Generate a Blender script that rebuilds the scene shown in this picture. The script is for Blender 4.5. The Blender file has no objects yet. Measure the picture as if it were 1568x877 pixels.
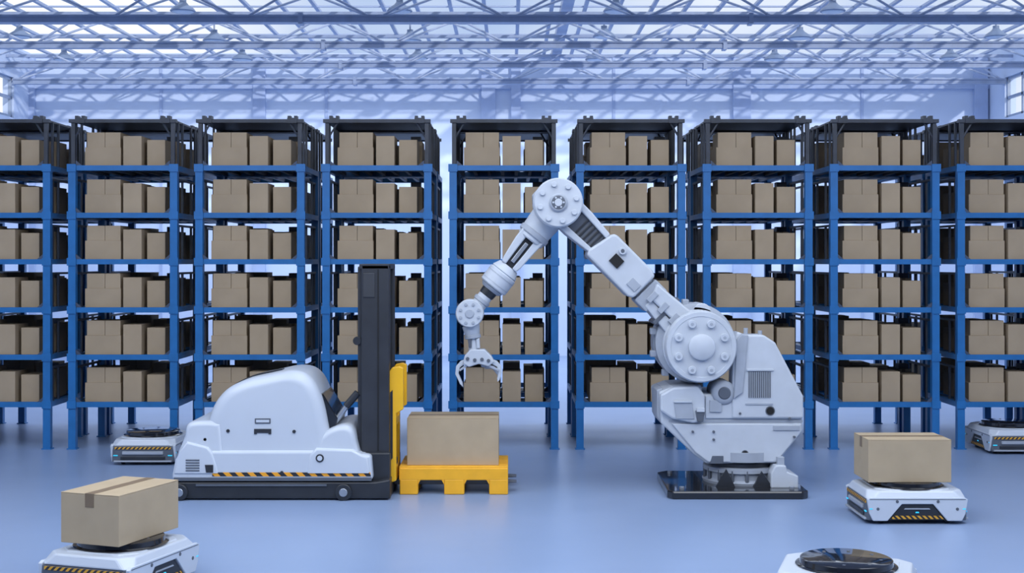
import bpy, bmesh, math, random
from mathutils import Vector, Matrix
random.seed(4)
scn = bpy.context.scene
F = 2000.0; VX = 780.0; HY = 398.0; CH = 2.2   # survey constants: focal (px), vanishing point, eye height

def W(px, py, d):
    return Vector(((px-VX)*d/F, d, CH-(py-HY)*d/F))

# ---------------------------------------------------------------- materials
def new_mat(name):
    m = bpy.data.materials.new(name); m.use_nodes = True
    nt = m.node_tree; b = nt.nodes['Principled BSDF']
    return m, nt, b
def mat(name, col, rough=0.5, metal=0.0, var=0.06, scale=6.0, coat=0.0, emit=None, es=0.0, bump=0.0):
    m, nt, b = new_mat(name)
    n = nt.nodes.new('ShaderNodeTexNoise'); n.inputs['Scale'].default_value = scale; n.inputs['Detail'].default_value = 4
    tc = nt.nodes.new('ShaderNodeTexCoord'); nt.links.new(tc.outputs['Object'], n.inputs['Vector'])
    r = nt.nodes.new('ShaderNodeValToRGB')
    r.color_ramp.elements[0].position = 0.3; r.color_ramp.elements[1].position = 0.7
    r.color_ramp.elements[0].color = tuple(c*(1-var) for c in col)+(1,)
    r.color_ramp.elements[1].color = tuple(min(1, c*(1+var)) for c in col)+(1,)
    nt.links.new(n.outputs['Fac'], r.inputs['Fac']); nt.links.new(r.outputs['Color'], b.inputs['Base Color'])
    b.inputs['Roughness'].default_value = rough; b.inputs['Metallic'].default_value = metal
    b.inputs['Coat Weight'].default_value = coat
    if emit:
        b.inputs['Emission Color'].default_value = emit+(1,); b.inputs['Emission Strength'].default_value = es
    if bump:
        bp = nt.nodes.new('ShaderNodeBump'); bp.inputs['Strength'].default_value = bump; bp.inputs['Distance'].default_value = 0.01
        nt.links.new(n.outputs['Fac'], bp.inputs['Height']); nt.links.new(bp.outputs['Normal'], b.inputs['Normal'])
    return m
def hazard(name, freq=9.0, a=(0.85, 0.36, 0.02), c=(0.02, 0.02, 0.025)):
    m, nt, b = new_mat(name)
    tc = nt.nodes.new('ShaderNodeTexCoord'); s = nt.nodes.new('ShaderNodeSeparateXYZ')
    nt.links.new(tc.outputs['Object'], s.inputs[0])
    def M(op, x, y):
        n = nt.nodes.new('ShaderNodeMath'); n.operation = op
        for i, v in enumerate((x, y)):
            if v is None: continue
            if isinstance(v, (int, float)): n.inputs[i].default_value = v
            else: nt.links.new(v, n.inputs[i])
        return n.outputs[0]
    t = M('ADD', M('ADD', s.outputs[0], s.outputs[1]), s.outputs[2])
    t = M('FRACT', M('MULTIPLY', t, freq), None)
    t = M('GREATER_THAN', t, 0.5)
    mx = nt.nodes.new('ShaderNodeMix'); mx.data_type = 'RGBA'
    nt.links.new(t, mx.inputs[0]); mx.inputs[6].default_value = a+(1,); mx.inputs[7].default_value = c+(1,)
    nt.links.new(mx.outputs[2], b.inputs['Base Color']); b.inputs['Roughness'].default_value = 0.5
    return m

M_white = mat('white_plastic', (0.55, 0.60, 0.68), 0.36, coat=0.15, var=0.02, scale=2)
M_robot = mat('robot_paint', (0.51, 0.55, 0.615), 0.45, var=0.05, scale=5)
M_robot2 = mat('robot_paint_dark', (0.35, 0.385, 0.45), 0.48, var=0.06, scale=8)  # darker tone of the robot paint
M_steel = mat('steel', (0.42, 0.45, 0.5), 0.3, 0.7)
M_dark = mat('dark_plastic', (0.022, 0.025, 0.032), 0.42, var=0.2)
M_grey = mat('grey_plastic', (0.10, 0.115, 0.145), 0.4)
M_gloss = mat('gloss_black', (0.012, 0.013, 0.017), 0.12, coat=0.5)
M_mast = mat('mast_steel', (0.026, 0.029, 0.037), 0.45, var=0.2, scale=4)
M_mast2 = mat('mast_cover', (0.037, 0.04, 0.048), 0.45, var=0.1, scale=4)
M_blue = mat('rack_blue', (0.014, 0.14, 0.385), 0.42, var=0.1)
M_rackblk = mat('rack_black', (0.034, 0.041, 0.058), 0.5, var=0.2)
M_tray = mat('rack_tray', (0.05, 0.07, 0.115), 0.55, var=0.2)
M_carton = mat('carton_board', (0.43, 0.335, 0.22), 0.85, var=0.05, scale=5, bump=0.1)
M_carton2 = mat('carton_board_shelf', (0.385, 0.295, 0.198), 0.85, var=0.07, scale=3)
M_tape = mat('carton_tape', (0.20, 0.14, 0.085), 0.5)
M_yel = mat('fork_yellow', (0.88, 0.47, 0.015), 0.4, var=0.04)
M_pal = mat('pallet_orange', (0.90, 0.44, 0.02), 0.5, var=0.06, scale=8)
M_cyan = mat('led_cyan', (0.02, 0.4, 0.6), 0.4, emit=(0.03, 0.5, 0.85), es=0.9)
M_hole = mat('black_hole', (0.004, 0.004, 0.005), 0.7)
M_haz = hazard('hazard_stripes', 9.0)
M_haz2 = hazard('hazard_stripes_fine', 22.0, a=(0.7, 0.36, 0.03))
M_truss = mat('truss_paint', (0.34, 0.41, 0.57), 0.5, var=0.08)
M_web = mat('truss_web_paint', (0.50, 0.57, 0.72), 0.5, var=0.08)
M_lamp = mat('lamp_shade', (0.22, 0.29, 0.43), 0.4, var=0.08)
M_frame = mat('skylight_bar', (0.40, 0.48, 0.66), 0.5, var=0.15, scale=0.6)
M_wall = mat('wall_paint_haze', (0.62, 0.71, 0.88), 0.8, var=0.05, scale=0.5)  # wall colour with blue haze mixed in, in place of a volume
M_pil = mat('wall_pilaster', (0.44, 0.53, 0.74), 0.8, var=0.04)
M_ceil = mat('ceiling_paint', (0.55, 0.62, 0.75), 0.8)
M_winf = mat('window_frame', (0.35, 0.42, 0.55), 0.5)
M_glow = mat('lamp_diffuser', (0.6, 0.68, 0.8), 0.3)

# floor: sealed epoxy
M_floor, nt, b = new_mat('epoxy_floor')
tc = nt.nodes.new('ShaderNodeTexCoord')
n = nt.nodes.new('ShaderNodeTexNoise'); n.inputs['Scale'].default_value = 0.35; n.inputs['Detail'].default_value = 5
nt.links.new(tc.outputs['Object'], n.inputs['Vector'])
r = nt.nodes.new('ShaderNodeValToRGB'); r.color_ramp.elements[0].position = 0.3; r.color_ramp.elements[1].position = 0.7
r.color_ramp.elements[0].color = (0.225, 0.31, 0.485, 1); r.color_ramp.elements[1].color = (0.28, 0.37, 0.56, 1)
nt.links.new(n.outputs['Fac'], r.inputs['Fac']); nt.links.new(r.outputs['Color'], b.inputs['Base Color'])
n2 = nt.nodes.new('ShaderNodeTexNoise'); n2.inputs['Scale'].default_value = 1.5
nt.links.new(tc.outputs['Object'], n2.inputs['Vector'])
mr = nt.nodes.new('ShaderNodeMapRange'); mr.inputs[3].default_value = 0.28; mr.inputs[4].default_value = 0.38
nt.links.new(n2.outputs['Fac'], mr.inputs[0]); nt.links.new(mr.outputs[0], b.inputs['Roughness'])

# ---------------------------------------------------------------- geometry helpers
def link(o): scn.collection.objects.link(o); return o
class Asm:
    """A top-level Empty with parts as children; vertices are given in world (or local if local=True)."""
    def __init__(s, name, loc=(0, 0, 0), yaw=0.0, local=False):
        s.e = link(bpy.data.objects.new(name, None)); s.e.location = loc; s.e.rotation_euler = (0, 0, yaw)
        s.e.empty_display_size = 0.2
        s.off = Vector((0, 0, 0)) if local else Vector(loc)
    def add(s, name, vs, fs, m, bevel=0, smooth=False, seg=2):
        me = bpy.data.meshes.new(name)
        me.from_pydata([tuple(Vector(v)-s.off) for v in vs], [], fs)
        bm = bmesh.new(); bm.from_mesh(me); bmesh.ops.recalc_face_normals(bm, faces=bm.faces); bm.to_mesh(me); bm.free()
        me.materials.append(m)
        o = link(bpy.data.objects.new(name, me)); o.parent = s.e
        if smooth:
            for p in me.polygons: p.use_smooth = True
            try:
                me.set_sharp_from_angle(angle=math.radians(38))
            except Exception: pass
        if bevel:
            md = o.modifiers.new('bev', 'BEVEL'); md.width = bevel; md.segments = seg; md.limit_method = 'ANGLE'; md.angle_limit = math.radians(30)
        return o
    def box(s, name, a, b_, m, bevel=0):
        (x0, y0, z0), (x1, y1, z1) = a, b_
        vs = [(x0,y0,z0),(x1,y0,z0),(x1,y1,z0),(x0,y1,z0),(x0,y0,z1),(x1,y0,z1),(x1,y1,z1),(x0,y1,z1)]
        fs = [(0,1,2,3),(4,5,6,7),(0,1,5,4),(1,2,6,5),(2,3,7,6),(3,0,4,7)]
        return s.add(name, vs, fs, m, bevel)
    def prism_xz(s, name, pts, y0, y1, m, bevel=0, seg=2, smooth=False):
        n = len(pts)
        vs = [(p[0], y0, p[1]) for p in pts]+[(p[0], y1, p[1]) for p in pts]
        fs = [tuple(range(n)), tuple(range(n, 2*n))]+[(i, (i+1) % n, (i+1) % n+n, i+n) for i in range(n)]
        return s.add(name, vs, fs, m, bevel, smooth, seg)
    def pp(s, name, px, d, y0, y1, m, bevel=0, seg=2, smooth=False):
        """prism from surveyed outline, measured at plane y=d"""
        pts = [(W(a, b_, d).x, W(a, b_, d).z) for a, b_ in px]
        return s.prism_xz(name, pts, y0, y1, m, bevel, seg, smooth)
    def lathe(s, name, c, axis, prof, m, seg=32):
        c = Vector(c); ax = Vector(axis).normalized()
        u = ax.orthogonal().normalized(); v = ax.cross(u)
        vs = []; fs = []
        for (r_, t) in prof:
            for i in range(seg):
                a = 2*math.pi*i/seg
                vs.append(c+ax*t+(u*math.cos(a)+v*math.sin(a))*r_)
        k = len(prof)
        for j in range(k-1):
            for i in range(seg):
                fs.append((j*seg+i, j*seg+(i+1) % seg, (j+1)*seg+(i+1) % seg, (j+1)*seg+i))
        fs.append(tuple(range(seg))); fs.append(tuple((k-1)*seg+i for i in range(seg)))
        return s.add(name, vs, fs, m, 0, True)
    def cyl(s, name, a, b_, r_, m, seg=24, r2=None):
        a = Vector(a); b_ = Vector(b_); r2 = r_ if r2 is None else r2
        L = (b_-a).length; c = min(r_, r2)*0.08
        return s.lathe(name, a, b_-a, [(r_-c, 0), (r_, c), (r2, L-c), (r2-c, L)], m, seg)
    def puff(s, name, pts, y0, y1, r_, m, n=7):
        """rounded shell: outline (x,z) whose lower edge stays flat, rounded over towards both sides"""
        xs = [p[0] for p in pts]; zs = [p[1] for p in pts]
        cx = (min(xs)+max(xs))/2; zb = min(zs); hw = (max(xs)-min(xs))/2; h = max(zs)-zb
        lay = [(y0+r_*(1-math.cos(math.pi/2*i/n)), r_*(1-math.sin(math.pi/2*i/n))) for i in range(n+1)]
        back = [(y1-(l[0]-y0), l[1]) for l in reversed(lay)]
        vs = []; N = len(pts)
        for (y, ins) in lay+back:
            sx = (hw-ins)/hw; sz = (h-ins)/h
            vs += [(cx+(p[0]-cx)*sx, y, zb+(p[1]-zb)*sz) for p in pts]
        k = len(lay+back); fs = [tuple(range(N)), tuple((k-1)*N+i for i in range(N))]
        for j in range(k-1):
            for i in range(N):
                fs.append((j*N+i, j*N+(i+1) % N, (j+1)*N+(i+1) % N, (j+1)*N+i))
        o = s.add(name, vs, fs, m, 0, True); return o
def smooth_open(pts, n=6):
    out = []
    P = [pts[0]]+list(pts)+[pts[-1]]
    for i in range(1, len(P)-2):
        p0, p1, p2, p3 = P[i-1], P[i], P[i+1], P[i+2]
        for k in range(n):
            t = k/n
            out.append(tuple(0.5*((2*p1[j])+(-p0[j]+p2[j])*t+(2*p0[j]-5*p1[j]+4*p2[j]-p3[j])*t*t+(-p0[j]+3*p1[j]-3*p2[j]+p3[j])*t**3) for j in range(2)))
    out.append(pts[-1]); return out

# ---------------------------------------------------------------- building
HW = 11.0; YB = 30.0; YF = -10.0; ZR = 6.85; YG = 21.0
def plain_box(name, a, b_, m):
    (x0, y0, z0), (x1, y1, z1) = a, b_
    me = bpy.data.meshes.new(name)
    vs = [(x0,y0,z0),(x1,y0,z0),(x1,y1,z0),(x0,y1,z0),(x0,y0,z1),(x1,y0,z1),(x1,y1,z1),(x0,y1,z1)]
    me.from_pydata(vs, [], [(3,2,1,0),(4,5,6,7),(0,1,5,4),(1,2,6,5),(2,3,7,6),(3,0,4,7)])
    me.materials.append(m); return link(bpy.data.objects.new(name, me))
plain_box('floor', (-HW, YF, -0.2), (HW, YB, 0), M_floor)
plain_box('wall_back', (-HW, YB, 0), (HW, YB+0.25, ZR+0.1), M_wall)
plain_box('wall_front', (-HW, YF-0.25, 0), (HW, YF, ZR+0.1), M_wall)  # unseen wall behind the camera, closed to cut incoming light
plain_box('ceiling', (-HW, YF, ZR), (HW, YG, ZR+0.15), M_ceil)  # unseen solid stretch of roof, shaped to keep sun off the racks
class Bag:
    """collects many boxes / bars into one mesh"""
    def __init__(s): s.v = []; s.f = []; s.mi = []
    def box(s, a, b_, mi=0):
        k = len(s.v); (x0, y0, z0), (x1, y1, z1) = a, b_
        s.v += [(x0,y0,z0),(x1,y0,z0),(x1,y1,z0),(x0,y1,z0),(x0,y0,z1),(x1,y0,z1),(x1,y1,z1),(x0,y1,z1)]
        for q in [(3,2,1,0),(4,5,6,7),(0,1,5,4),(1,2,6,5),(2,3,7,6),(3,0,4,7)]:
            s.f.append(tuple(k+i for i in q)); s.mi.append(mi)
    def bar(s, a, b_, r_, mi=0):
        a = Vector(a); b_ = Vector(b_); ax = (b_-a).normalized(); u = ax.orthogonal().normalized(); v = ax.cross(u); k = len(s.v); N = 6
        for p in (a, b_):
            for i in range(N):
                t = 2*math.pi*i/N; s.v.append(tuple(p+(u*math.cos(t)+v*math.sin(t))*r_))
        for i in range(N): s.f.append((k+i, k+(i+1) % N, k+N+(i+1) % N, k+N+i)); s.mi.append(mi)
    def mesh(s, name, mats):
        me = bpy.data.meshes.new(name); me.from_pydata([tuple(v) for v in s.v], [], s.f)
        for m in mats: me.materials.append(m)
        me.polygons.foreach_set('material_index', s.mi); me.update(); return me
    def obj(s, name, mats, parent=None):
        o = link(bpy.data.objects.new(name, s.mesh(name, mats)))
        if parent: o.parent = parent
        return o
# side walls with clerestory window openings at the rear
ZW0, ZW1 = 5.35, 6.25
for nm, sx in (('left', -1), ('right', 1)):
    bg = Bag(); x0, x1 = sorted((sx*HW, sx*(HW+0.25)))
    bg.box((x0, YF, 0), (x1, YB, ZW0)); bg.box((x0, YF, ZW1), (x1, YB, ZR+0.1))
    bg.box((x0, YF, ZW0), (x1, 17.0, ZW1))
    i = 0
    for kk in range(9, 13):
        ya = YF+3.0*kk+0.5; yb_ = ya+2.5
        bg.box((x0, ya-0.5, ZW0), (x1, ya, ZW1))
        w = Bag(); xa, xb = sorted((sx*(HW+0.05), sx*(HW+0.12)))
        for f in (0, 0.33, 0.66, 1.0):
            yy = ya+(yb_-ya)*f; w.box((xa, max(ya, yy-0.03), ZW0), (xb, min(yb_, yy+0.03), ZW1))
        for zz in (ZW0+0.03, (ZW0+ZW1)/2, ZW1-0.03): w.box((xa, ya, zz-0.03), (xb, yb_, zz+0.03))
        i += 1; w.obj('window_%d' % (i+(4 if sx > 0 else 0)), [M_winf])
    bg.box((x0, YB-1.0, ZW0), (x1, YB, ZW1))
    bg.obj('wall_'+nm, [M_wall])
# pilasters and rail on back wall
bg = Bag()
for px, wd in ((398, 0.28), (748, 0.32), (790, 0.22), (1135, 0.4), (45, 0.3), (1500, 0.3)):
    x = (px-VX)*YB/F; bg.box((x-wd/2, YB-0.12, 0), (x+wd/2, YB, ZR))
for x in (-8, -4.2, 2.4, 8.1): bg.box((x-0.03, YB-0.03, 0), (x+0.03, YB, ZR))
bg.box((-HW, YB-0.08, 6.12), (HW, YB, 6.22))
bg.obj('trim_1', [M_pil])
# skylight bars
bg = Bag(); x = -HW
while x <= HW:
    bg.box((x-0.035, YG, ZR-0.02), (x+0.035, YB, ZR+0.03)); x += 0.62
y = YG
while y <= YB:
    bg.box((-HW, y-0.02, ZR-0.01), (HW, y+0.02, ZR+0.02)); y += 1.5
bg.box((0.95, YG, ZR-0.1), (1.15, YB, ZR+0.1))
bg.obj('skylight_frame', [M_frame])
# roof trusses
TD = [29.0, 26.55, 24.1, 21.5, 19.0, 16.5, 14.0]
bg = Bag(); zb, zt = 6.16, 6.66
bg.box((-HW, -0.08, zb-0.06), (HW, 0.08, zb+0.05)); bg.box((-HW, -0.11, zb+0.03), (HW, 0.11, zb+0.06))
for oy in (-0.45, 0.45):
    bg.box((-HW, oy-0.03, zt-0.03), (HW, oy+0.03, zt+0.03))
    x = -HW; k = 0
    while x < HW-0.01:
        a = (x, 0, zb) if k % 2 == 0 else (x, oy, zt); c = (x+1.1, oy, zt) if k % 2 == 0 else (min(x+1.1, HW), 0, zb)
        bg.bar(a, c, 0.021, 1); x += 1.1; k += 1
for x in (-3.44, 3.95): bg.box((x-0.02, -0.11, zb-0.09), (x+0.05, 0.11, zb+0.09))
tm = bg.mesh('truss', [M_truss, M_web])
for d in TD:
    e = link(bpy.data.objects.new('roof_truss', None)); e.location = (0, d, 0)
    o = link(bpy.data.objects.new('truss_bars', tm)); o.parent = e
# ceiling lamps
def lamp(px, py, d):
    p = W(px, py, d)
    A = Asm('ceiling_lamp', p)
    A.lathe('shade', p, (0, 0, 1), [(0.21, 0), (0.225, 0.01), (0.19, 0.06), (0.10, 0.12), (0.06, 0.17), (0.06, 0.22)], M_lamp, 20)
    A.lathe('diffuser', p+Vector((0, 0, -0.012)), (0, 0, 1), [(0.17, 0), (0.19, 0.01)], M_glow, 20)
    A.cyl('stem', p+Vector((0, 0, 0.19)), (p.x, p.y, ZR), 0.015, M_lamp, 8)
for q in [(30, 57, 25.2), (328, 63, 25.4), (628, 63, 25.4), (925, 57, 25.4), (1225, 59, 25.4), (1525, 57, 25.4),
          (98, 92, 27.8), (371, 92, 27.8), (640, 90, 27.8), (912, 92, 27.8), (1186, 92, 27.8), (1455, 90, 27.8),
          (280, 18, 22.9), (612, 18, 22.9), (943, 18, 22.9), (1275, 18, 22.9)]:
    lamp(*q)

# ---------------------------------------------------------------- storage racks
RW = 1.267; RD = 1.18; LV = [0.52, 1.07, 1.62, 2.18, 2.72, 3.27]; h2 = RW/2
fr = Bag()
for sx in (-1, 1):
    for y0 in (0, RD-0.08):
        x0 = sx*h2-(0.085 if sx > 0 else 0); fr.box((x0, y0, 0.01), (x0+0.085, y0+0.08, 3.30))
        fr.box((x0-0.015, y0-0.01, 0), (x0+0.10, y0+0.09, 0.012))
    for z in LV:
        x0 = sx*h2-(0.06 if sx > 0 else 0); fr.box((x0, 0.08, z-0.03), (x0+0.06, RD-0.08, z+0.03))
        xi = sx*(h2-0.085)
        k = len(fr.v)
        for yy in (0.01, 0.03):
            fr.v += [(xi, yy, z+0.03), (xi-sx*0.07, yy, z+0.03), (xi, yy, z+0.09)]
        for q in ((0, 1, 2), (3, 5, 4), (0, 3, 4, 1), (1, 4, 5, 2)): fr.f.append(tuple(k+i for i in q)); fr.mi.append(1)
for z in LV:
    for y0 in (0.005, RD-0.065): fr.box((-h2+0.08, y0, z-0.03), (h2-0.08, y0+0.06, z+0.03))
    for x0 in (-h2-0.012, h2-0.093): fr.box((x0, -0.012, z-0.045), (x0+0.105, 0.0, z+0.045))
    # deck: front tray plus runners
    fr.box((-h2+0.06, 0.06, z-0.005), (h2-0.06, 0.56, z+0.02), 1)
    for k in range(7):
        xx = -h2+0.10+k*0.165; fr.box((xx, 0.06, z-0.02), (xx+0.04, RD-0.06, z+0.02), 1)
# black side bars and upper cage
for sx in (-1, 1):
    for zi, z in enumerate(LV):
        for y in (0.18, 0.38, 0.80, 1.0):
            x0 = sx*(h2-0.035); fr.box((x0-0.012, y-0.014, z+0.03), (x0+0.012, y+0.014, z+(0.42 if zi < 5 else 0.55)), 2)
        if zi < 5: fr.box((sx*(h2-0.035)-0.014, 0.12, z+0.41), (sx*(h2-0.035)+0.014, RD-0.12, z+0.435), 2)
    for y0 in (0.01, RD-0.07):
        x0 = sx*(h2-0.055); fr.box((x0-0.022, y0, 3.29), (x0+0.022, y0+0.045, 3.80), 2)
        for dx in (0.0, 0.075):
            x1 = sx*(h2-0.10-dx); fr.box((x1-0.018, y0-0.02, 3.84), (x1+0.018, y0+0.08, 3.875), 2)
        fr.box((sx*(h2-0.14)-0.055, y0-0.03, 3.79), (sx*(h2-0.14)+0.055, y0+0.08, 3.85), 2)
    fr.bar((sx*(h2-0.055), 0.03, 3.60), (sx*(h2-0.17), 0.03, 3.79), 0.012, 2)
fr.box((-h2+0.01, -0.01, 3.795), (h2-0.01, 0.05, 3.835), 2); fr.box((-h2+0.01, RD-0.05, 3.795), (h2-0.01, RD, 3.835), 2)
fr.box((-h2+0.03, 0.03, 3.81), (h2-0.03, RD-0.03, 3.83), 2)
frame_me = fr.mesh('rack_frame', [M_blue, M_tray, M_rackblk])
def cartons(front):
    ct = Bag()
    def cb(x0, x1, y0, y1, z0, z1, tape=True):
        ct.box((x0-h2, y0, z0), (x1-h2, y1, z1), 0)
        if tape:
            xm = (x0+x1)/2-h2; e = 0.0015
            ct.box((xm-0.02, y0-e, z1-0.04), (xm+0.02, y0+0.01, z1+e), 1)
            ct.box((xm-0.02, y0, z1-0.001), (xm+0.02, y1, z1+e), 1)
    for zi, z in enumerate(LV):
        z0 = z+0.022
        cb(0.165, 0.583, 0.10, 0.52, z0, z0+0.225, False)
        cb(0.185, 0.392, 0.11, 0.50, z0+0.226, z0+0.40, False); cb(0.397, 0.575, 0.11, 0.50, z0+0.226, z0+0.40, False)
        cb(0.617, 0.83, 0.08, 0.50, z0, z0+0.355, False)
        cb(0.88, 1.09, 0.14, 0.52, z0, z0+0.315, False)
        cb(0.18, 0.50, 0.62, 1.05, z0, z0+0.28)
        if front: cb(0.95, 1.12, 0.62, 1.0, z0, z0+0.34); ct.box((0.98-h2, 0.64, z0+0.341), (1.10-h2, 0.78, z0+0.40), 2)
    return ct.mesh('shelf_cartons', [M_carton2, M_tape, M_rackblk])
carton_me = [cartons(True), cartons(False)]
for row in (0, 1):
    for k in range(-6, 8):
        x = -0.064+1.476*k
        if abs(x) > HW-0.8: continue
        e = link(bpy.data.objects.new('storage_rack', None)); e.location = (x, 15.17+row*1.28, 0)
        for nm, me in (('frame', frame_me), ('cartons', carton_me[row])):
            o = link(bpy.data.objects.new(nm, me)); o.parent = e

# ---------------------------------------------------------------- cardboard box
def cardboard_box(loc, yaw, L, D, H):
    A = Asm('cardboard_box', loc, yaw, True)
    g = 0.004
    A.box('body', (-L/2, -D/2, 0), (L/2, D/2, H-0.006), M_carton, 0.005)
    for s_ in (-1, 1):
        y0, y1 = sorted((s_*g, s_*D/2)); A.box('flap', (-L/2, y0, H-0.006), (L/2, y1, H), M_carton, 0.002)
    A.box('tape_top', (-L/2-0.001, -0.035, H-0.002), (L/2+0.001, 0.035, H+0.0015), M_tape)
    for s_ in (-1, 1):
        x0, x1 = sorted((s_*(L/2-0.004), s_*(L/2+0.0018))); A.box('tape_end', (x0, -0.035, H-0.09), (x1, 0.035, H), M_tape)
    return A

# ---------------------------------------------------------------- transport robots
def transport_robot(x, y, yaw):
    A = Asm('transport_robot', (x, y, 0), yaw, True)
    L, Wd = 0.42, 0.35
    A.box('chassis', (-L+0.03, -Wd+0.035, 0.035), (L-0.03, Wd-0.035, 0.21), M_dark, 0.01)
    c = 0.09
    def octo(l, w, cc): return [(-l+cc, -w), (l-cc, -w), (l, -w+cc), (l, w-cc), (l-cc, w), (-l+cc, w), (-l, w-cc), (-l, -w+cc)]
    def pz(name, p0, z0, p1, z1, m, bev):
        n_ = len(p0); vs = [(a, b_, z0) for a, b_ in p0]+[(a, b_, z1) for a, b_ in p1]
        fs = [tuple(range(n_)), tuple(range(n_, 2*n_))]+[(i, (i+1) % n_, (i+1) % n_+n_, i+n_) for i in range(n_)]
        return A.add(name, vs, fs, m, bev)
    pz('top_cover', octo(L, Wd, c*0.5), 0.205, octo(L-0.025, Wd-0.03, c), 0.275, M_white, 0.012)
    pz('top_inlay', octo(L-0.10, Wd-0.06, c), 0.27, octo(L-0.105, Wd-0.065, c), 0.281, M_white, 0.003)
    for s_ in (-1, 1):
        y0, y1 = sorted((s_*(Wd-0.03), s_*Wd))
        arch = [(-L+0.02, 0.09), (-L+0.05, 0.03), (-0.25, 0.03), (-0.13, 0.17), (0.13, 0.17), (0.25, 0.03), (L-0.05, 0.03), (L-0.02, 0.09), (L, 0.21), (L-0.03, 0.225), (-L+0.03, 0.225), (-L, 0.21)]
        A.prism_xz('side_panel', arch, y0, y1, M_white, 0.006)
        yi0, yi1 = sorted((s_*(Wd-0.045), s_*(Wd-0.014)))
        A.prism_xz('side_recess', [(-0.24, 0.035), (0.24, 0.035), (0.125, 0.168), (-0.125, 0.168)], yi0, yi1, M_dark, 0.003)
        yi0, yi1 = sorted((s_*(Wd-0.02), s_*(Wd-0.009)))
        A.prism_xz('hazard_strip', [(-0.22, 0.045), (0.22, 0.045), (0.195, 0.072), (-0.195, 0.072)], yi0, yi1, M_haz2)
        A.prism_xz('recess_trim', [(-0.11, 0.125), (0.11, 0.125), (0.10, 0.135), (-0.10, 0.135)], yi0, yi1, M_robot2)
        A.prism_xz('led', [(-0.015, 0.095), (0.015, 0.095), (0.012, 0.105), (-0.012, 0.105)], yi0, yi1, M_cyan)
        for xx in (-0.33, -0.17, 0.17, 0.33):
            zz = 0.13 if abs(xx) > 0.2 else 0.192
            A.cyl('screw', (xx, s_*(Wd-0.002), zz), (xx, s_*(Wd+0.003), zz), 0.013, M_grey, 12)
        A.prism_xz('seam', [(-L+0.02, 0.207), (L-0.02, 0.207), (L-0.02, 0.212), (-L+0.02, 0.212)], *sorted((s_*(Wd-0.01), s_*(Wd+0.0015))), M_grey)
    for s_ in (-1, 1):
        def xb(name, xa, xc, ya, yc, za, zc, m, bev=0.0):
            xa, xc = sorted((s_*xa, s_*xc)); return A.box(name, (xa, ya, za), (xc, yc, zc), m, bev)
        xb('bumper', L-0.05, L-0.005, -Wd+0.02, Wd-0.02, 0.03, 0.205, M_grey, 0.012)
        xb('bumper_hazard', L-0.02, L+0.002, -Wd+0.05, Wd-0.05, 0.172, 0.195, M_haz2)
        xb('bumper_bar', L-0.02, L+0.012, -0.22, 0.22, 0.115, 0.15, M_robot2, 0.006)
        xb('bumper_slot', L-0.02, L+0.004, -0.24, 0.24, 0.06, 0.095, M_dark, 0.004)
        xb('bumper_lip', L-0.02, L+0.014, -Wd+0.04, Wd-0.04, 0.035, 0.052, M_robot2, 0.004)
        for t in (-1, 1):
            ya, yc = sorted((t*0.27, t*0.315)); xb('led', L-0.02, L+0.003, ya, yc, 0.10, 0.109, M_cyan)
            (xa, xc), (ya, yc) = sorted((s_*(L-0.045), s_*(L-0.02))), sorted((t*(Wd-0.02), t*(Wd+0.002)))
            A.box('led_side', (xa, ya, 0.127), (xc, yc, 0.135), M_cyan)
    A.lathe('turntable', (0, 0, 0.278), (0, 0, 1), [(0.31, 0), (0.315, 0.008), (0.30, 0.014), (0.29, 0.016), (0.285, 0.045), (0.275, 0.05)], M_gloss, 48)
    for i in range(8):
        t = 2*math.pi*i/8; A.cyl('pin', (0.21*math.cos(t), 0.21*math.sin(t), 0.322), (0.21*math.cos(t), 0.21*math.sin(t), 0.3285), 0.012, M_grey, 10)
    for xx in (-0.28, 0.28):
        for yy in (-0.25, 0.25): A.cyl('wheel', (xx, yy-0.02, 0.045), (xx, yy+0.02, 0.045), 0.045, M_dark, 16)
    return A
transport_robot(3.395, 11.21, 0); cardboard_box((3.37, 11.22, 0.329), 0, 0.70, 0.46, 0.36)
transport_robot(-2.635, 8.87, math.radians(72)); cardboard_box((-2.645, 8.90, 0.329), math.radians(70), 0.67, 0.46, 0.335)
transport_robot(-3.93, 14.42, math.radians(90))
transport_robot(5.79, 15.2, math.radians(90))
transport_robot(2.12, 8.22, math.radians(-18))

# ---------------------------------------------------------------- pallet + box
A = Asm('plastic_pallet', (W(694, 757, 12.25).x, 12.6, 0))
d = 12.25; y0, y1 = 12.25, 12.98
xa = W(611, 0, d).x; xb_ = W(778, 0, d).x; zt = 0.262; zm = 0.135
A.box('deck', (xa, y0, zm), (xb_, y1, zt-0.012), M_pal, 0.008)
for i in range(6):
    ya = y0+i*(y1-y0)/6; A.box('deck_board', (xa, ya+0.006, zt-0.014), (xb_, ya+(y1-y0)/6-0.006, zt), M_pal, 0.004)
for p0, p1 in ((612, 640), (680, 711), (749, 778)):
    for ya, yb2 in ((y0, y0+0.13), (y0+0.30, y0+0.43), (y1-0.13, y1)):
        a = W(p0, 0, d).x; c = W(p1, 0, d).x
        A.prism_xz('foot', [(a, 0), (c, 0), (c, zm+0.01), (a, zm+0.01)], ya, yb2, M_pal, 0.01)
        for u0, u1 in ((a-0.025, a), (c, c+0.025)):
            if u0 >= xa-0.001 and u1 <= xb_+0.001:
                inn = u1 if u0 < a else u0; out = u0 if u0 < a else u1
                A.prism_xz('rib', [(inn, zm-0.04), (inn, zm+0.005), (out, zm+0.005)], ya, yb2, M_pal)
cardboard_box(((xa+xb_)/2-0.01, 12.60, zt), 0, 0.865, 0.54, 0.445)

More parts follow.
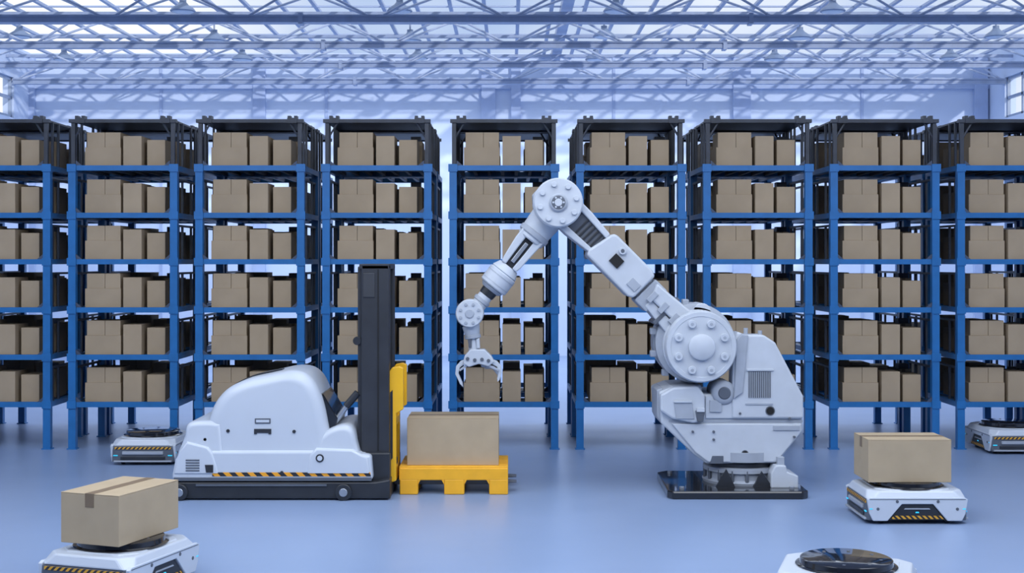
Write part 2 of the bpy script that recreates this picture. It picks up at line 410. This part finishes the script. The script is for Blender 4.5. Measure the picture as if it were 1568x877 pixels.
# ---------------------------------------------------------------- autonomous forklift
FD = 11.95
A = Asm('autonomous_forklift', (W(420, 700, FD).x, 12.4, 0))
def q(px, py, d=FD): p = W(px, py, d); return (p.x, p.z)
def qd(px, py): return (W(px, py, 12.05).x, W(px, py, 12.5).z)
yf, yk = 11.95, 12.90
A.pp('chassis', [(264, 738), (575, 738), (597, 734), (597, 764), (266, 764), (262, 752)], FD, yf+0.01, yk-0.01, M_dark, 0.015)
A.pp('chassis_rail', [(300, 741), (500, 741), (500, 744), (300, 744)], FD, yf-0.004, yf+0.03, M_grey)
A.pp('skirt', [(263, 727), (268, 702), (279, 690), (540, 690), (552, 695), (568, 697), (571, 735), (263, 735)], FD, yf, yk, M_white, 0.03, 4)
A.pp('hazard_band', [(325, 723), (567, 723), (568, 729), (325, 729)], FD, yf-0.004, yf+0.02, M_haz)
A.pp('hazard_band', [(266, 731), (569, 731), (569, 736), (266, 736)], FD, yf-0.003, yf+0.02, M_grey)
nose = [q(264, 726), q(268, 705)]+smooth_open([q(272, 690), q(281, 668), q(284, 652), q(294, 646), q(320, 645), q(338, 647)], 4)+[q(345, 726)]
A.puff('nose_shell', nose, yf+0.02, yk-0.02, 0.05, M_white)
dome = [qd(310, 700), qd(311, 672)]+smooth_open([qd(316, 645), qd(323, 622), qd(334, 602), qd(351, 586), qd(378, 574), qd(410, 567), qd(440, 561), qd(460, 562), qd(474, 569), qd(485, 583), qd(495, 608), qd(502, 640), qd(507, 668)], 5)+[qd(512, 700)]
A.puff('hood', dome, yf+0.03, yk-0.08, 0.11, M_white, 9)
ridge = smooth_open([qd(340, 596), qd(352, 586), qd(378, 574), qd(410, 567), qd(425, 564)], 4)
up = [(p[0], p[1]+0.012) for p in ridge]; dn = [(p[0], p[1]-0.03) for p in reversed(ridge)]
A.prism_xz('hood_spine', up+dn, 12.30, 12.42, M_dark)
hip = [q(470, 712)]+smooth_open([q(490, 668), q(503, 658), q(520, 652), q(533, 653), q(541, 662), q(545, 680), q(550, 696)], 4)+[q(556, 712)]
A.puff('rear_shell', hip, yf+0.03, yk-0.03, 0.06, M_white)
A.puff('fender', [q(470, 724), q(474, 696), q(484, 686), q(540, 688), q(556, 697), q(564, 700), q(566, 724)], yf-0.012, yf+0.3, 0.025, M_white)
A.puff('front_fender', [q(266, 724), q(274, 690), q(286, 676), q(318, 684), q(326, 694), q(333, 716), q(335, 724)], yf-0.012, yf+0.3, 0.025, M_white)
A.pp('control_screen', [(484, 604), (494, 602), (517, 640), (514, 656), (500, 656)], 12.1, 12.1, 12.72, M_gloss, 0.01)
# vents, slots, knobs
for i in range(5): A.pp('vent', [(285, 703+i*4), (306, 703+i*4), (306, 705+i*4), (285, 705+i*4)], FD, yf-0.017, yf+0.01, M_grey)
A.pp('socket', [(314, 711), (327, 711), (327, 723), (316, 723)], FD, yf-0.018, yf+0.02, M_dark, 0.004)
A.pp('slot', [(390, 656), (416, 656), (416, 664), (412, 664), (412, 662), (394, 662), (394, 664), (390, 664)], 12.0, yf+0.022, yf+0.06, M_dark)
A.pp('label', [(391, 640), (415, 640), (415, 648), (391, 648)], 12.0, yf+0.025, yf+0.06, M_grey)
A.pp('label_face', [(393, 642), (413, 642), (413, 646), (393, 646)], 12.0, yf+0.022, yf+0.05, M_white)
for px, py in ((350, 659), (451, 660), (433, 722), (548, 722), (315, 672)):
    p = W(px, py, 12.0); yy = yf-0.008 if py > 700 else yf+0.02
    A.cyl('knob', (p.x, yy, p.z), (p.x, yf+0.06, p.z), 0.016, M_dark, 12)
p = W(490, 701, FD); A.lathe('ring_port', (p.x, yf-0.02, p.z), (0, 1, 0), [(0.022, 0), (0.036, 0), (0.038, 0.006), (0.038, 0.03)], M_dark, 20)
A.cyl('ring_inner', (p.x, yf-0.023, p.z), (p.x, yf, p.z), 0.024, M_white, 16)
# tiller
def rod(name, a, b_, y, r_, m): 
    pa = W(a[0], a[1], y); pb = W(b_[0], b_[1], y); return A.cyl(name, pa, pb, r_, m, 14)
rod('tiller_base', (498, 660), (512, 650), 12.15, 0.045, M_dark)
rod('tiller_arm', (506, 655), (536, 615), 12.15, 0.026, M_steel)
rod('tiller_grip', (530, 622), (548, 601), 12.15, 0.035, M_dark)
# wheels
for px in (275, 526):
    p = W(px, 0, FD); r_ = 0.076
    for ya in (yf-0.02, yk-0.08):
        A.cyl('wheel', (p.x, ya, r_), (p.x, ya+0.09, r_), r_, M_dark, 28)
    A.cyl('hub', (p.x, yf-0.028, r_), (p.x, yf, r_), 0.038, M_steel, 18)
A.cyl('load_wheel', (W(560, 0, FD).x, 12.1, 0.05), (W(560, 0, FD).x, 12.7, 0.05), 0.05, M_dark, 18)
# mast
md = 12.1
A.pp('mast_front_rail', [(553, 405), (596, 405), (596, 764), (553, 764)], md, 12.10, 12.24, M_mast, 0.012)
A.pp('mast_back_rail', [(553, 405), (596, 405), (596, 764), (553, 764)], md, 12.58, 12.72, M_mast, 0.012)
A.pp('mast_inner', [(547, 408), (561, 406), (561, 700), (547, 700)], md, 12.14, 12.68, M_mast, 0.008)
A.pp('mast_web', [(570, 412), (580, 412), (580, 750), (570, 750)], md, 12.2, 12.62, M_dark)
A.pp('mast_cover', [(556, 418), (574, 418), (574, 455), (556, 455)], md, 12.09, 12.12, M_mast2, 0.004)
A.pp('mast_groove', [(578, 412), (580, 412), (580, 690), (578, 690)], md, 12.094, 12.11, M_hole)
A.pp('mast_top_tie', [(550, 404), (596, 404), (596, 412), (550, 412)], md, 12.10, 12.72, M_mast, 0.006)
A.pp('mast_foot', [(545, 692), (598, 692), (598, 764), (571, 764), (569, 697)], md, 12.05, 12.76, M_dark, 0.012)
p = W(548, 522, md); A.cyl('mast_knob', (p.x-0.01, 12.12, p.z), (p.x-0.01, 12.2, p.z), 0.04, M_dark, 16)
# yellow carriage
for ya in (12.16, 12.56):
    A.pp('carriage_plate', [(594, 572), (601, 562), (612, 560), (618, 563), (618, 626), (607, 632), (607, 735), (593, 740)], 12.2, ya, ya+0.07, M_yel, 0.008)
for z0, z1 in ((575, 590), (640, 652), (715, 735)):
    A.pp('carriage_bar', [(597, z0), (607, z0), (607, z1), (597, z1)], 12.2, 12.2, 12.6, M_yel, 0.005)
A.pp('carriage_slot', [(598, 600), (602, 596), (602, 700), (598, 705)], 12.2, 12.156, 12.17, M_dark)
for ya in (12.405, 12.72):
    xs = W(600, 0, 12.3).x; xe = W(791, 0, 12.5).x
    A.prism_xz('fork', [(xs, 0.07), (xs, 0.32), (xs+0.04, 0.32), (xs+0.04, 0.12), (xe-0.25, 0.12), (xe, 0.10), (xe, 0.088), (xe-0.2, 0.07)], ya, ya+0.09, M_grey, 0.004)

# ---------------------------------------------------------------- robotic arm
RDp = 12.3
A = Asm('robotic_arm', (W(1120, 0, 12.6).x, 12.6, 0))
x0 = W(1030, 0, 12.0).x; x1 = W(1230, 0, 12.0).x
pl = [(x0, 12.0), (x1, 12.0), (x1+0.06, 12.06), (x1+0.08, 12.9), (x1-0.03, 13.15), (x0+0.08, 13.2), (x0-0.02, 13.1), (x0-0.04, 12.08)]
n_ = len(pl); vs = [(a, b_, 0) for a, b_ in pl]+[(a, b_, 0.075) for a, b_ in pl]
A.add('base_plate', vs, [tuple(range(n_)), tuple(range(n_, 2*n_))]+[(i, (i+1) % n_, (i+1) % n_+n_, i+n_) for i in range(n_)], M_gloss, 0.015)
for a, b_ in ((x0+0.1, 12.12), (x1-0.08, 12.12), (x0+0.1, 13.02), (x1-0.1, 13.0)): A.cyl('bolt', (a, b_, 0.07), (a, b_, 0.10), 0.025, M_steel, 8)
pc = W(1134, 0, 12.62).x
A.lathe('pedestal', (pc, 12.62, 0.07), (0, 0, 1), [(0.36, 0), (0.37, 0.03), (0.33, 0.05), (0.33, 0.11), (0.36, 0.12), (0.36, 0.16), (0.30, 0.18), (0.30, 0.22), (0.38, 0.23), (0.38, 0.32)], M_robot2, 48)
A.lathe('pedestal_ring', (pc, 12.62, 0.245), (0, 0, 1), [(0.31, 0), (0.335, 0.0), (0.335, 0.035), (0.31, 0.035)], M_dark, 48)
for i in range(16):
    t = 2*math.pi*i/16; A.cyl('bolt', (pc+0.345*math.cos(t), 12.62+0.345*math.sin(t), 0.11), (pc+0.345*math.cos(t), 12.62+0.345*math.sin(t), 0.215), 0.017, M_grey, 8)
A.prism_xz('bracket', [(pc-0.30, 0.075), (pc-0.12, 0.075), (pc-0.2, 0.24)], 12.22, 12.26, M_dark)
A.prism_xz('bracket', [(pc+0.05, 0.075), (pc+0.23, 0.075), (pc+0.13, 0.22)], 12.22, 12.26, M_dark)
A.pp('side_motor', [(1180, 724), (1187, 712), (1203, 712), (1205, 722), (1222, 728), (1222, 747), (1180, 747)], 12.2, 12.18, 12.55, M_robot, 0.012)
A.pp('side_motor_cap', [(1191, 700), (1202, 700), (1202, 714), (1191, 714)], 12.2, 12.22, 12.34, M_robot2, 0.006)
# base body
body = [(1009, 600), (1030, 592), (1075, 590), (1075, 603), (1125, 603), (1228, 603), (1229, 660), (1190, 709), (1082, 710), (1062, 695), (1012, 648)]
A.pp('base_body', body, RDp, 12.30, 13.0, M_robot, 0.018)
A.pp('base_front_cover', [(1028, 648), (1226, 648), (1226, 661), (1188, 707), (1084, 707), (1064, 692)], RDp, 12.275, 12.31, M_robot, 0.01)
A.pp('base_seam', [(1024, 643), (1229, 643), (1229, 646), (1024, 646)], RDp, 12.294, 12.31, M_robot2)
A.pp('base_left_box', [(1010, 603), (1030, 592), (1068, 590), (1078, 604), (1078, 640), (1062, 647), (1028, 640), (1010, 628)], RDp, 12.24, 12.75, M_robot, 0.02)
A.pp('left_box_panel', [(1030, 612), (1058, 612), (1062, 640), (1034, 640)], RDp, 12.228, 12.26, M_robot2, 0.006)
A.pp('left_box_shelf', [(1030, 612), (1058, 612), (1058, 615), (1030, 615)], RDp, 12.215, 12.26, M_robot, 0.003)
A.pp('connector', [(1063, 627), (1078, 627), (1075, 644), (1066, 644)], RDp, 12.22, 12.28, M_grey, 0.004)
A.pp('connector_cap', [(1065, 623), (1077, 623), (1077, 629), (1065, 629)], RDp, 12.21, 12.28, M_robot, 0.002)
A.pp('left_cable_box', [(1007, 598), (1016, 594), (1016, 650), (1007, 640)], RDp, 12.35, 12.8, M_robot2, 0.01)
A.pp('base_mid_plate', [(1080, 606), (1140, 606), (1140, 640), (1080, 640)], RDp, 12.28, 12.31, M_robot, 0.006)
p = W(1108, 601, RDp); A.lathe('waist_motor', (p.x, 12.25, p.z), (0, 1, 0), [(0.07, 0), (0.10, 0.01), (0.115, 0.03), (0.115, 0.35)], M_robot2, 32)
A.lathe('waist_motor_core', (p.x, 12.24, p.z), (0, 1, 0), [(0.05, 0), (0.06, 0.01), (0.06, 0.1)], M_grey, 24)
# right housing
A.pp('side_housing', [(1120, 606), (1122, 520), (1128, 507), (1140, 512), (1168, 512), (1186, 524), (1229, 606), (1229, 640), (1120, 640)], RDp, 12.26, 12.42, M_robot, 0.02, 3)
A.pp('side_housing_rear', [(1120, 606), (1122, 520), (1128, 507), (1140, 512), (1168, 512), (1186, 524), (1229, 606), (1229, 640), (1120, 640)], 12.75, 12.75, 12.95, M_robot2, 0.02, 3)
A.pp('housing_bridge', [(1135, 520), (1165, 520), (1205, 600), (1205, 640), (1135, 640)], 12.5, 12.40, 12.78, M_robot, 0.02)
A.pp('housing_edge', [(1122, 610), (1126, 520), (1134, 510), (1144, 512), (1140, 560), (1136, 600)], RDp, 12.235, 12.27, M_robot2, 0.01)
for i in range(11): A.pp('vent_fin', [(1145+i*3.2, 568), (1146.4+i*3.2, 568), (1146.4+i*3.2, 608), (1145+i*3.2, 608)], RDp, 12.25, 12.275, M_grey)
A.pp('vent_lip', [(1142, 564), (1183, 564), (1183, 567), (1142, 567)], RDp, 12.245, 12.27, M_robot, 0.002)
for px, py in ((1143, 508), (1165, 512)):
    p = W(px, py, RDp); A.cyl('lifting_pin', (p.x, 12.34, p.z-0.03), (p.x, 12.34, p.z+0.035), 0.02, M_robot2, 12)
for px, py, rr in ((1178, 628, 0.045), (1140, 694, 0.035)):
    p = W(px, py, RDp); yy = 12.255 if py < 650 else 12.27
    A.lathe('port_rim', (p.x, yy, p.z), (0, 1, 0), [(rr*0.7, 0), (rr, 0), (rr, 0.03)], M_grey, 24)
    A.cyl('port_hole', (p.x, yy-0.003, p.z), (p.x, yy+0.02, p.z), rr*0.8, M_hole, 20)
A.pp('port_slot', [(1090, 697), (1107, 697), (1107, 709), (1086, 709)], RDp, 12.268, 12.30, M_grey, 0.003)
A.pp('small_plate', [(1183, 651), (1223, 651), (1223, 658), (1183, 658)], RDp, 12.262, 12.29, M_robot2, 0.002)
A.pp('small_plate', [(1140, 616), (1182, 616), (1182, 619), (1140, 619)], RDp, 12.252, 12.29, M_robot2, 0.002)
A.pp('small_plate', [(1086, 612), (1104, 612), (1104, 630), (1086, 630)], RDp, 12.262, 12.29, M_robot2, 0.003)
for px, py in ((1092, 660), (1092, 672), (1060, 660), (1208, 640), (1132, 632), (1215, 668)):
    p = W(px, py, RDp); A.cyl('bolt', (p.x, 12.25, p.z), (p.x, 12.29, p.z), 0.012, M_grey, 8)
# shoulder
sd = 12.15; p = W(1074, 531, sd); sc = sd/F
A.lathe('shoulder_disk', (p.x, sd, p.z), (0, 1, 0), [(46*sc, 0.005), (47*sc, 0), (53*sc, 0), (55*sc, 0.02), (55*sc, 0.10), (50*sc, 0.11), (50*sc, 0.16), (56*sc, 0.17), (56*sc, 0.28)], M_robot, 56)
A.lathe('shoulder_hub', (p.x, sd-0.05, p.z), (0, 1, 0), [(17*sc, 0), (20*sc, 0.012), (20*sc, 0.06)], M_robot, 32)
for i in range(8):
    t = 2*math.pi*(i+0.5)/8; cx = p.x+38*sc*math.cos(t); cz = p.z+38*sc*math.sin(t)
    A.cyl('bolt', (cx, sd-0.035, cz), (cx, sd+0.02, cz), 6.2*sc, M_robot, 16); A.cyl('bolt_socket', (cx, sd-0.038, cz), (cx, sd, cz), 2.6*sc, M_robot2, 8)
p2 = W(1062, 524, 12.5)
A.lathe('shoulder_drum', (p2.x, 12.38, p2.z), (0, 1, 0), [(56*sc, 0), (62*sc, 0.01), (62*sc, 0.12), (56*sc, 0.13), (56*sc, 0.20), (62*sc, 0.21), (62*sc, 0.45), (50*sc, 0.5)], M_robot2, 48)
p3 = W(1072, 478, 12.5); A.cyl('shoulder_cap', (p3.x, 12.38, p3.z), (p3.x, 12.8, p3.z), 15*sc, M_robot, 24)
for a in range(5):
    t = math.radians(100+a*32); A.pp('drum_lug', [(1060+62*math.cos(t)-5, 524-62*math.sin(t)-5), (1060+62*math.cos(t)+5, 524-62*math.sin(t)-5), (1060+62*math.cos(t)+5, 524-62*math.sin(t)+5), (1060+62*math.cos(t)-5, 524-62*math.sin(t)+5)], 12.5, 12.46, 12.56, M_robot2, 0.01)
# oriented parts along the arm axis
def oprism(name, a, b_, prof, y0, y1, m, bev=0.01, dref=None, seg=2):
    """prof: list of (t along axis 0..1, half offset px +/-)"""
    dref = dref or y0
    ax = Vector((b_[0]-a[0], b_[1]-a[1])); Ln = ax.length; u = ax/Ln; v = Vector((-u.y, u.x))
    pts = [(a[0]+u.x*Ln*t+v.x*o, a[1]+u.y*Ln*t+v.y*o) for t, o in prof]
    return A.pp(name, pts, dref, y0, y1, m, bev, seg)
E = (855, 310); S = (1062, 518)
R_ = lambda t0, t1, w: [(t0, -w), (t1, -w), (t1, w), (t0, w)]
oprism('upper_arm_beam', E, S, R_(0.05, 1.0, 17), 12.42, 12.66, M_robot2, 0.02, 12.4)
oprism('upper_arm_cover', E, S, [(0.315, -25), (0.335, -29), (0.60, -29), (0.63, -25), (0.63, 22), (0.60, 26), (0.30, 26), (0.285, 18)], 12.30, 12.74, M_robot, 0.03, 12.3, 3)
oprism('upper_arm_neck', E, S, [(0.12, -24), (0.30, -18), (0.31, 18), (0.12, 24)], 12.36, 12.7, M_grey, 0.02, 12.36)
for i in range(5): oprism('neck_rib', E, S, R_(0.17+i*0.026, 0.18+i*0.026, 16), 12.345, 12.37, M_dark, 0.003, 12.36)
oprism('neck_cheek', E, S, [(0.08, -26), (0.16, -26), (0.31, -22), (0.31, -13), (0.08, -16)], 12.32, 12.72, M_robot, 0.012, 12.32)
oprism('neck_cheek', E, S, [(0.08, 26), (0.14, 26), (0.30, 20), (0.30, 13), (0.08, 16)], 12.32, 12.72, M_robot, 0.012, 12.32)
oprism('arm_window', E, S, R_(0.40, 0.46, 8), 12.28, 12.32, M_hole, 0.003, 12.3)
oprism('arm_slot', E, S, [(0.55, 0), (0.61, 0), (0.61, 14), (0.55, 14)], 12.285, 12.32, M_robot2, 0.003, 12.3)
p = W(953, 384, 12.3); A.cyl('arm_bolt', (p.x, 12.26, p.z), (p.x, 12.31, p.z), 0.035, M_robot, 18); A.cyl('arm_bolt_socket', (p.x, 12.255, p.z), (p.x, 12.3, p.z), 0.018, M_grey, 12)
oprism('lower_arm_block', E, S, R_(0.64, 0.73, 23), 12.34, 12.72, M_robot2, 0.015, 12.34)
oprism('lower_arm_ridge', E, S, [(0.66, -20), (0.86, -26), (0.98, -30), (0.98, 2), (0.70, 4)], 12.30, 12.70, M_robot, 0.02, 12.3)
oprism('lower_arm_plate', E, S, [(0.70, 4), (0.98, 6), (0.98, 26), (0.88, 24), (0.70, 18)], 12.33, 12.70, M_robot, 0.015, 12.33)
for t in (0.68, 0.76, 0.84): oprism('arm_step', E, S, R_(t, t+0.03, 9), 12.285, 12.32, M_robot2, 0.004, 12.3)
oprism('lower_arm_band', E, S, R_(0.79, 0.81, 27), 12.32, 12.72, M_grey, 0.004, 12.32)
# elbow
ed = 12.2; p = W(855, 310, ed); sc = ed/F
A.lathe('elbow_disk', (p.x, ed, p.z), (0, 1, 0), [(36*sc, 0), (38*sc, 0.015), (38*sc, 0.09), (34*sc, 0.10), (34*sc, 0.14), (38.5*sc, 0.15), (38.5*sc, 0.5), (34*sc, 0.53)], M_robot, 48)
A.lathe('elbow_hub', (p.x, ed-0.03, p.z), (0, 1, 0), [(12*sc, 0), (14*sc, 0.01), (14*sc, 0.04)], M_robot2, 28)
A.lathe('elbow_hub_ring', (p.x, ed-0.034, p.z), (0, 1, 0), [(9*sc, 0), (10.5*sc, 0.001), (10.5*sc, 0.03)], M_grey, 24)
A.cyl('elbow_core', (p.x, ed-0.04, p.z), (p.x, ed, p.z), 6*sc, M_robot, 16)
for i in range(6):
    t = 2*math.pi*i/6; A.cyl('hub_pin', (p.x+8*sc*math.cos(t), ed-0.04, p.z+8*sc*math.sin(t)), (p.x+8*sc*math.cos(t), ed, p.z+8*sc*math.sin(t)), 1.6*sc, M_robot, 8)
for i in range(8):
    t = 2*math.pi*(i+0.3)/8; cx = p.x+28.5*sc*math.cos(t); cz = p.z+28.5*sc*math.sin(t)
    A.cyl('bolt', (cx, ed-0.028, cz), (cx, ed+0.02, cz), 4.2*sc, M_robot, 14)
A.pp('elbow_tab', [(815, 298), (822, 290), (826, 322), (817, 320)], 12.3, 12.35, 12.6, M_robot2, 0.01)
# forearm
FA = (850, 318); FB = (719, 484)
def fax(t, y=12.5):
    return W(FA[0]+(FB[0]-FA[0])*t, FA[1]+(FB[1]-FA[1])*t, y)
def fl(name, t0, t1, r0, r1, m, seg=32):
    k = 12.5/F; return A.cyl(name, fax(t0), fax(t1), r0*k, m, seg, r1*k)
fl('forearm_root', 0.05, 0.30, 26, 22, M_robot)
fl('forearm_root_lip', 0.22, 0.27, 25, 25, M_robot2)
oprism('forearm_fork', FA, FB, [(0.25, -20), (0.36, -18), (0.50, -16), (0.54, -14), (0.54, -6), (0.40, -7), (0.27, -7)], 12.40, 12.62, M_robot, 0.012, 12.45)
oprism('forearm_fork', FA, FB, [(0.25, 20), (0.34, 20), (0.50, 16), (0.54, 14), (0.54, 6), (0.40, 7), (0.27, 7)], 12.40, 12.62, M_robot, 0.012, 12.45)
oprism('forearm_core', FA, FB, R_(0.28, 0.56, 9), 12.44, 12.6, M_dark, 0.01, 12.45)
oprism('forearm_cable', FA, FB, R_(0.33, 0.50, 3), 12.40, 12.5, M_steel, 0.004, 12.45)
fl('wrist_drum', 0.54, 0.60, 17, 22, M_robot); fl('wrist_drum_mid', 0.60, 0.73, 23, 23, M_robot)
fl('wrist_groove', 0.625, 0.64, 23.6, 23.6, M_robot2); fl('wrist_groove', 0.69, 0.705, 23.6, 23.6, M_robot2)
fl('wrist_collar', 0.73, 0.76, 19, 16, M_robot2); fl('wrist_boot', 0.755, 0.81, 13, 12, M_dark); fl('wrist_neck', 0.80, 0.92, 11, 12, M_robot)
fl('wrist_neck_ring', 0.84, 0.87, 13.5, 13.5, M_robot2)
wd = 12.36; p = W(719, 480, wd); sc = wd/F
A.lathe('wrist_disk', (p.x, wd, p.z), (0, 1, 0), [(20*sc, 0), (21.5*sc, 0.012), (21.5*sc, 0.06), (19*sc, 0.07), (19*sc, 0.1), (21.5*sc, 0.11), (21.5*sc, 0.28)], M_robot, 40)
A.lathe('wrist_disk_hub', (p.x, wd-0.012, p.z), (0, 1, 0), [(6*sc, 0), (7*sc, 0.005), (7*sc, 0.02)], M_robot2, 20)
for i in range(8):
    t = 2*math.pi*(i+0.5)/8; cx = p.x+15*sc*math.cos(t); cz = p.z+15*sc*math.sin(t); A.cyl('bolt', (cx, wd-0.014, cz), (cx, wd+0.01, cz), 2.3*sc, M_robot2, 10)
def rodp(name, a, b_, y, r_, m, r2=None): return A.cyl(name, W(a[0], a[1], y), W(b_[0], b_[1], y), r_, m, 24, r2)
rodp('tool_flange', (721, 498), (724, 514), 12.5, 0.085, M_robot, 0.07)
rodp('tool_ring', (723.5, 512), (724.3, 518), 12.5, 0.078, M_robot2)
rodp('tool_neck', (724.3, 516), (726, 538), 12.5, 0.045, M_robot, 0.055)
A.pp('tool_lug', [(716, 519), (722, 517), (722, 532), (718, 532)], 12.45, 12.44, 12.56, M_grey, 0.005)
A.pp('tool_lug', [(729, 519), (734, 517), (735, 533), (730, 533)], 12.45, 12.44, 12.56, M_robot, 0.005)
A.pp('gripper_hub', [(711, 545), (720, 535), (742, 535), (752, 545), (757, 554), (748, 561), (733, 557), (718, 562), (709, 557)], 12.42, 12.42, 12.58, M_robot, 0.01)
for px, py in ((716, 549), (727, 551), (738, 550), (748, 552)):
    p = W(px, py, 12.42); A.cyl('hub_pin', (p.x, 12.405, p.z), (p.x, 12.43, p.z), 0.017, M_grey, 12)
A.pp('claw', [(711, 551), (712, 557), (704, 563), (702, 572), (708, 586), (709, 593), (704, 588), (697, 573), (698, 561), (705, 553)], 12.44, 12.46, 12.52, M_robot, 0.005)
A.pp('claw', [(752, 550), (761, 553), (767, 560), (768, 571), (765, 582), (762, 585), (761, 580), (763, 571), (761, 562), (752, 557)], 12.44, 12.46, 12.52, M_robot, 0.005)
A.pp('claw_link', [(703, 566), (715, 557), (717, 560), (704, 569)], 12.42, 12.44, 12.46, M_robot2, 0.003)
A.pp('claw_link', [(748, 558), (765, 566), (764, 569), (746, 561)], 12.42, 12.44, 12.46, M_robot2, 0.003)
A.pp('claw', [(742, 560), (755, 560), (764, 567), (764, 582), (761, 574), (754, 565), (742, 565)], 12.6, 12.62, 12.67, M_robot2, 0.004)
A.pp('claw_arm', [(736, 548), (744, 548), (744, 564), (736, 562)], 12.5, 12.56, 12.66, M_robot2, 0.006)

# ---------------------------------------------------------------- lights
w = bpy.data.worlds.new('sky'); scn.world = w; w.use_nodes = True
nt = w.node_tree; bgd = nt.nodes['Background']
tc = nt.nodes.new('ShaderNodeTexCoord'); n = nt.nodes.new('ShaderNodeTexNoise'); n.inputs['Scale'].default_value = 3.0; n.inputs['Detail'].default_value = 3
nt.links.new(tc.outputs['Generated'], n.inputs['Vector'])
r = nt.nodes.new('ShaderNodeValToRGB'); r.color_ramp.elements[0].position = 0.38; r.color_ramp.elements[1].position = 0.62
r.color_ramp.elements[0].color = (0.40, 0.53, 0.79, 1); r.color_ramp.elements[1].color = (0.92, 0.96, 1.0, 1)
nt.links.new(n.outputs['Fac'], r.inputs['Fac']); nt.links.new(r.outputs['Color'], bgd.inputs['Color']); bgd.inputs['Strength'].default_value = 1.1

def sun(dirv, st, col, ang):
    L = bpy.data.lights.new('sun', 'SUN'); L.energy = st; L.color = col; L.angle = math.radians(ang)
    o = link(bpy.data.objects.new('sun', L)); o.rotation_euler = Vector(dirv).to_track_quat('-Z', 'Y').to_euler()
sun((-0.55, 1.0, -0.42), 1.7, (1, 0.99, 0.98), 1.5)
def area(name, loc, sx, sy, e, col, rot=(0, 0, 0), spread=180):
    L = bpy.data.lights.new(name, 'AREA'); L.shape = 'RECTANGLE'; L.size = sx; L.size_y = sy; L.energy = e; L.color = col
    L.spread = math.radians(spread)
    o = link(bpy.data.objects.new(name, L)); o.location = loc; o.rotation_euler = rot
for x in (-6, 0, 6):
    area('added_area_light', (x, 9.0, 6.1), 4, 6, 265, (0.87, 0.93, 1.0))  # added unseen soft lights over the work area, no panels modelled
area('added_area_light', (0, 19.8, 5.9), 18, 2.0, 260, (0.82, 0.90, 1.0))  # added unseen strip of light behind the racks
area('added_area_light', (0, 4.5, 6.3), 14, 3, 600, (0.89, 0.94, 1.0), (math.radians(42), 0, 0))  # added fill, tilted towards the front faces
area('added_area_light', (0, 26, 6.0), 18, 5, 800, (0.82, 0.90, 1.0), (0, 0, 0), 170)  # added light under the skylight to brighten the back wall

# ---------------------------------------------------------------- camera
c = bpy.data.cameras.new('camera'); co = link(bpy.data.objects.new('camera', c)); scn.camera = co
co.location = (0, 0, CH); co.rotation_euler = (math.pi/2, 0, 0)
c.sensor_width = 36; c.lens = 36*F/1568; c.shift_x = 4/1568; c.shift_y = -40.5/1568; c.clip_end = 200
scn.view_settings.view_transform = 'Standard'
scn.view_settings.exposure = 0.0
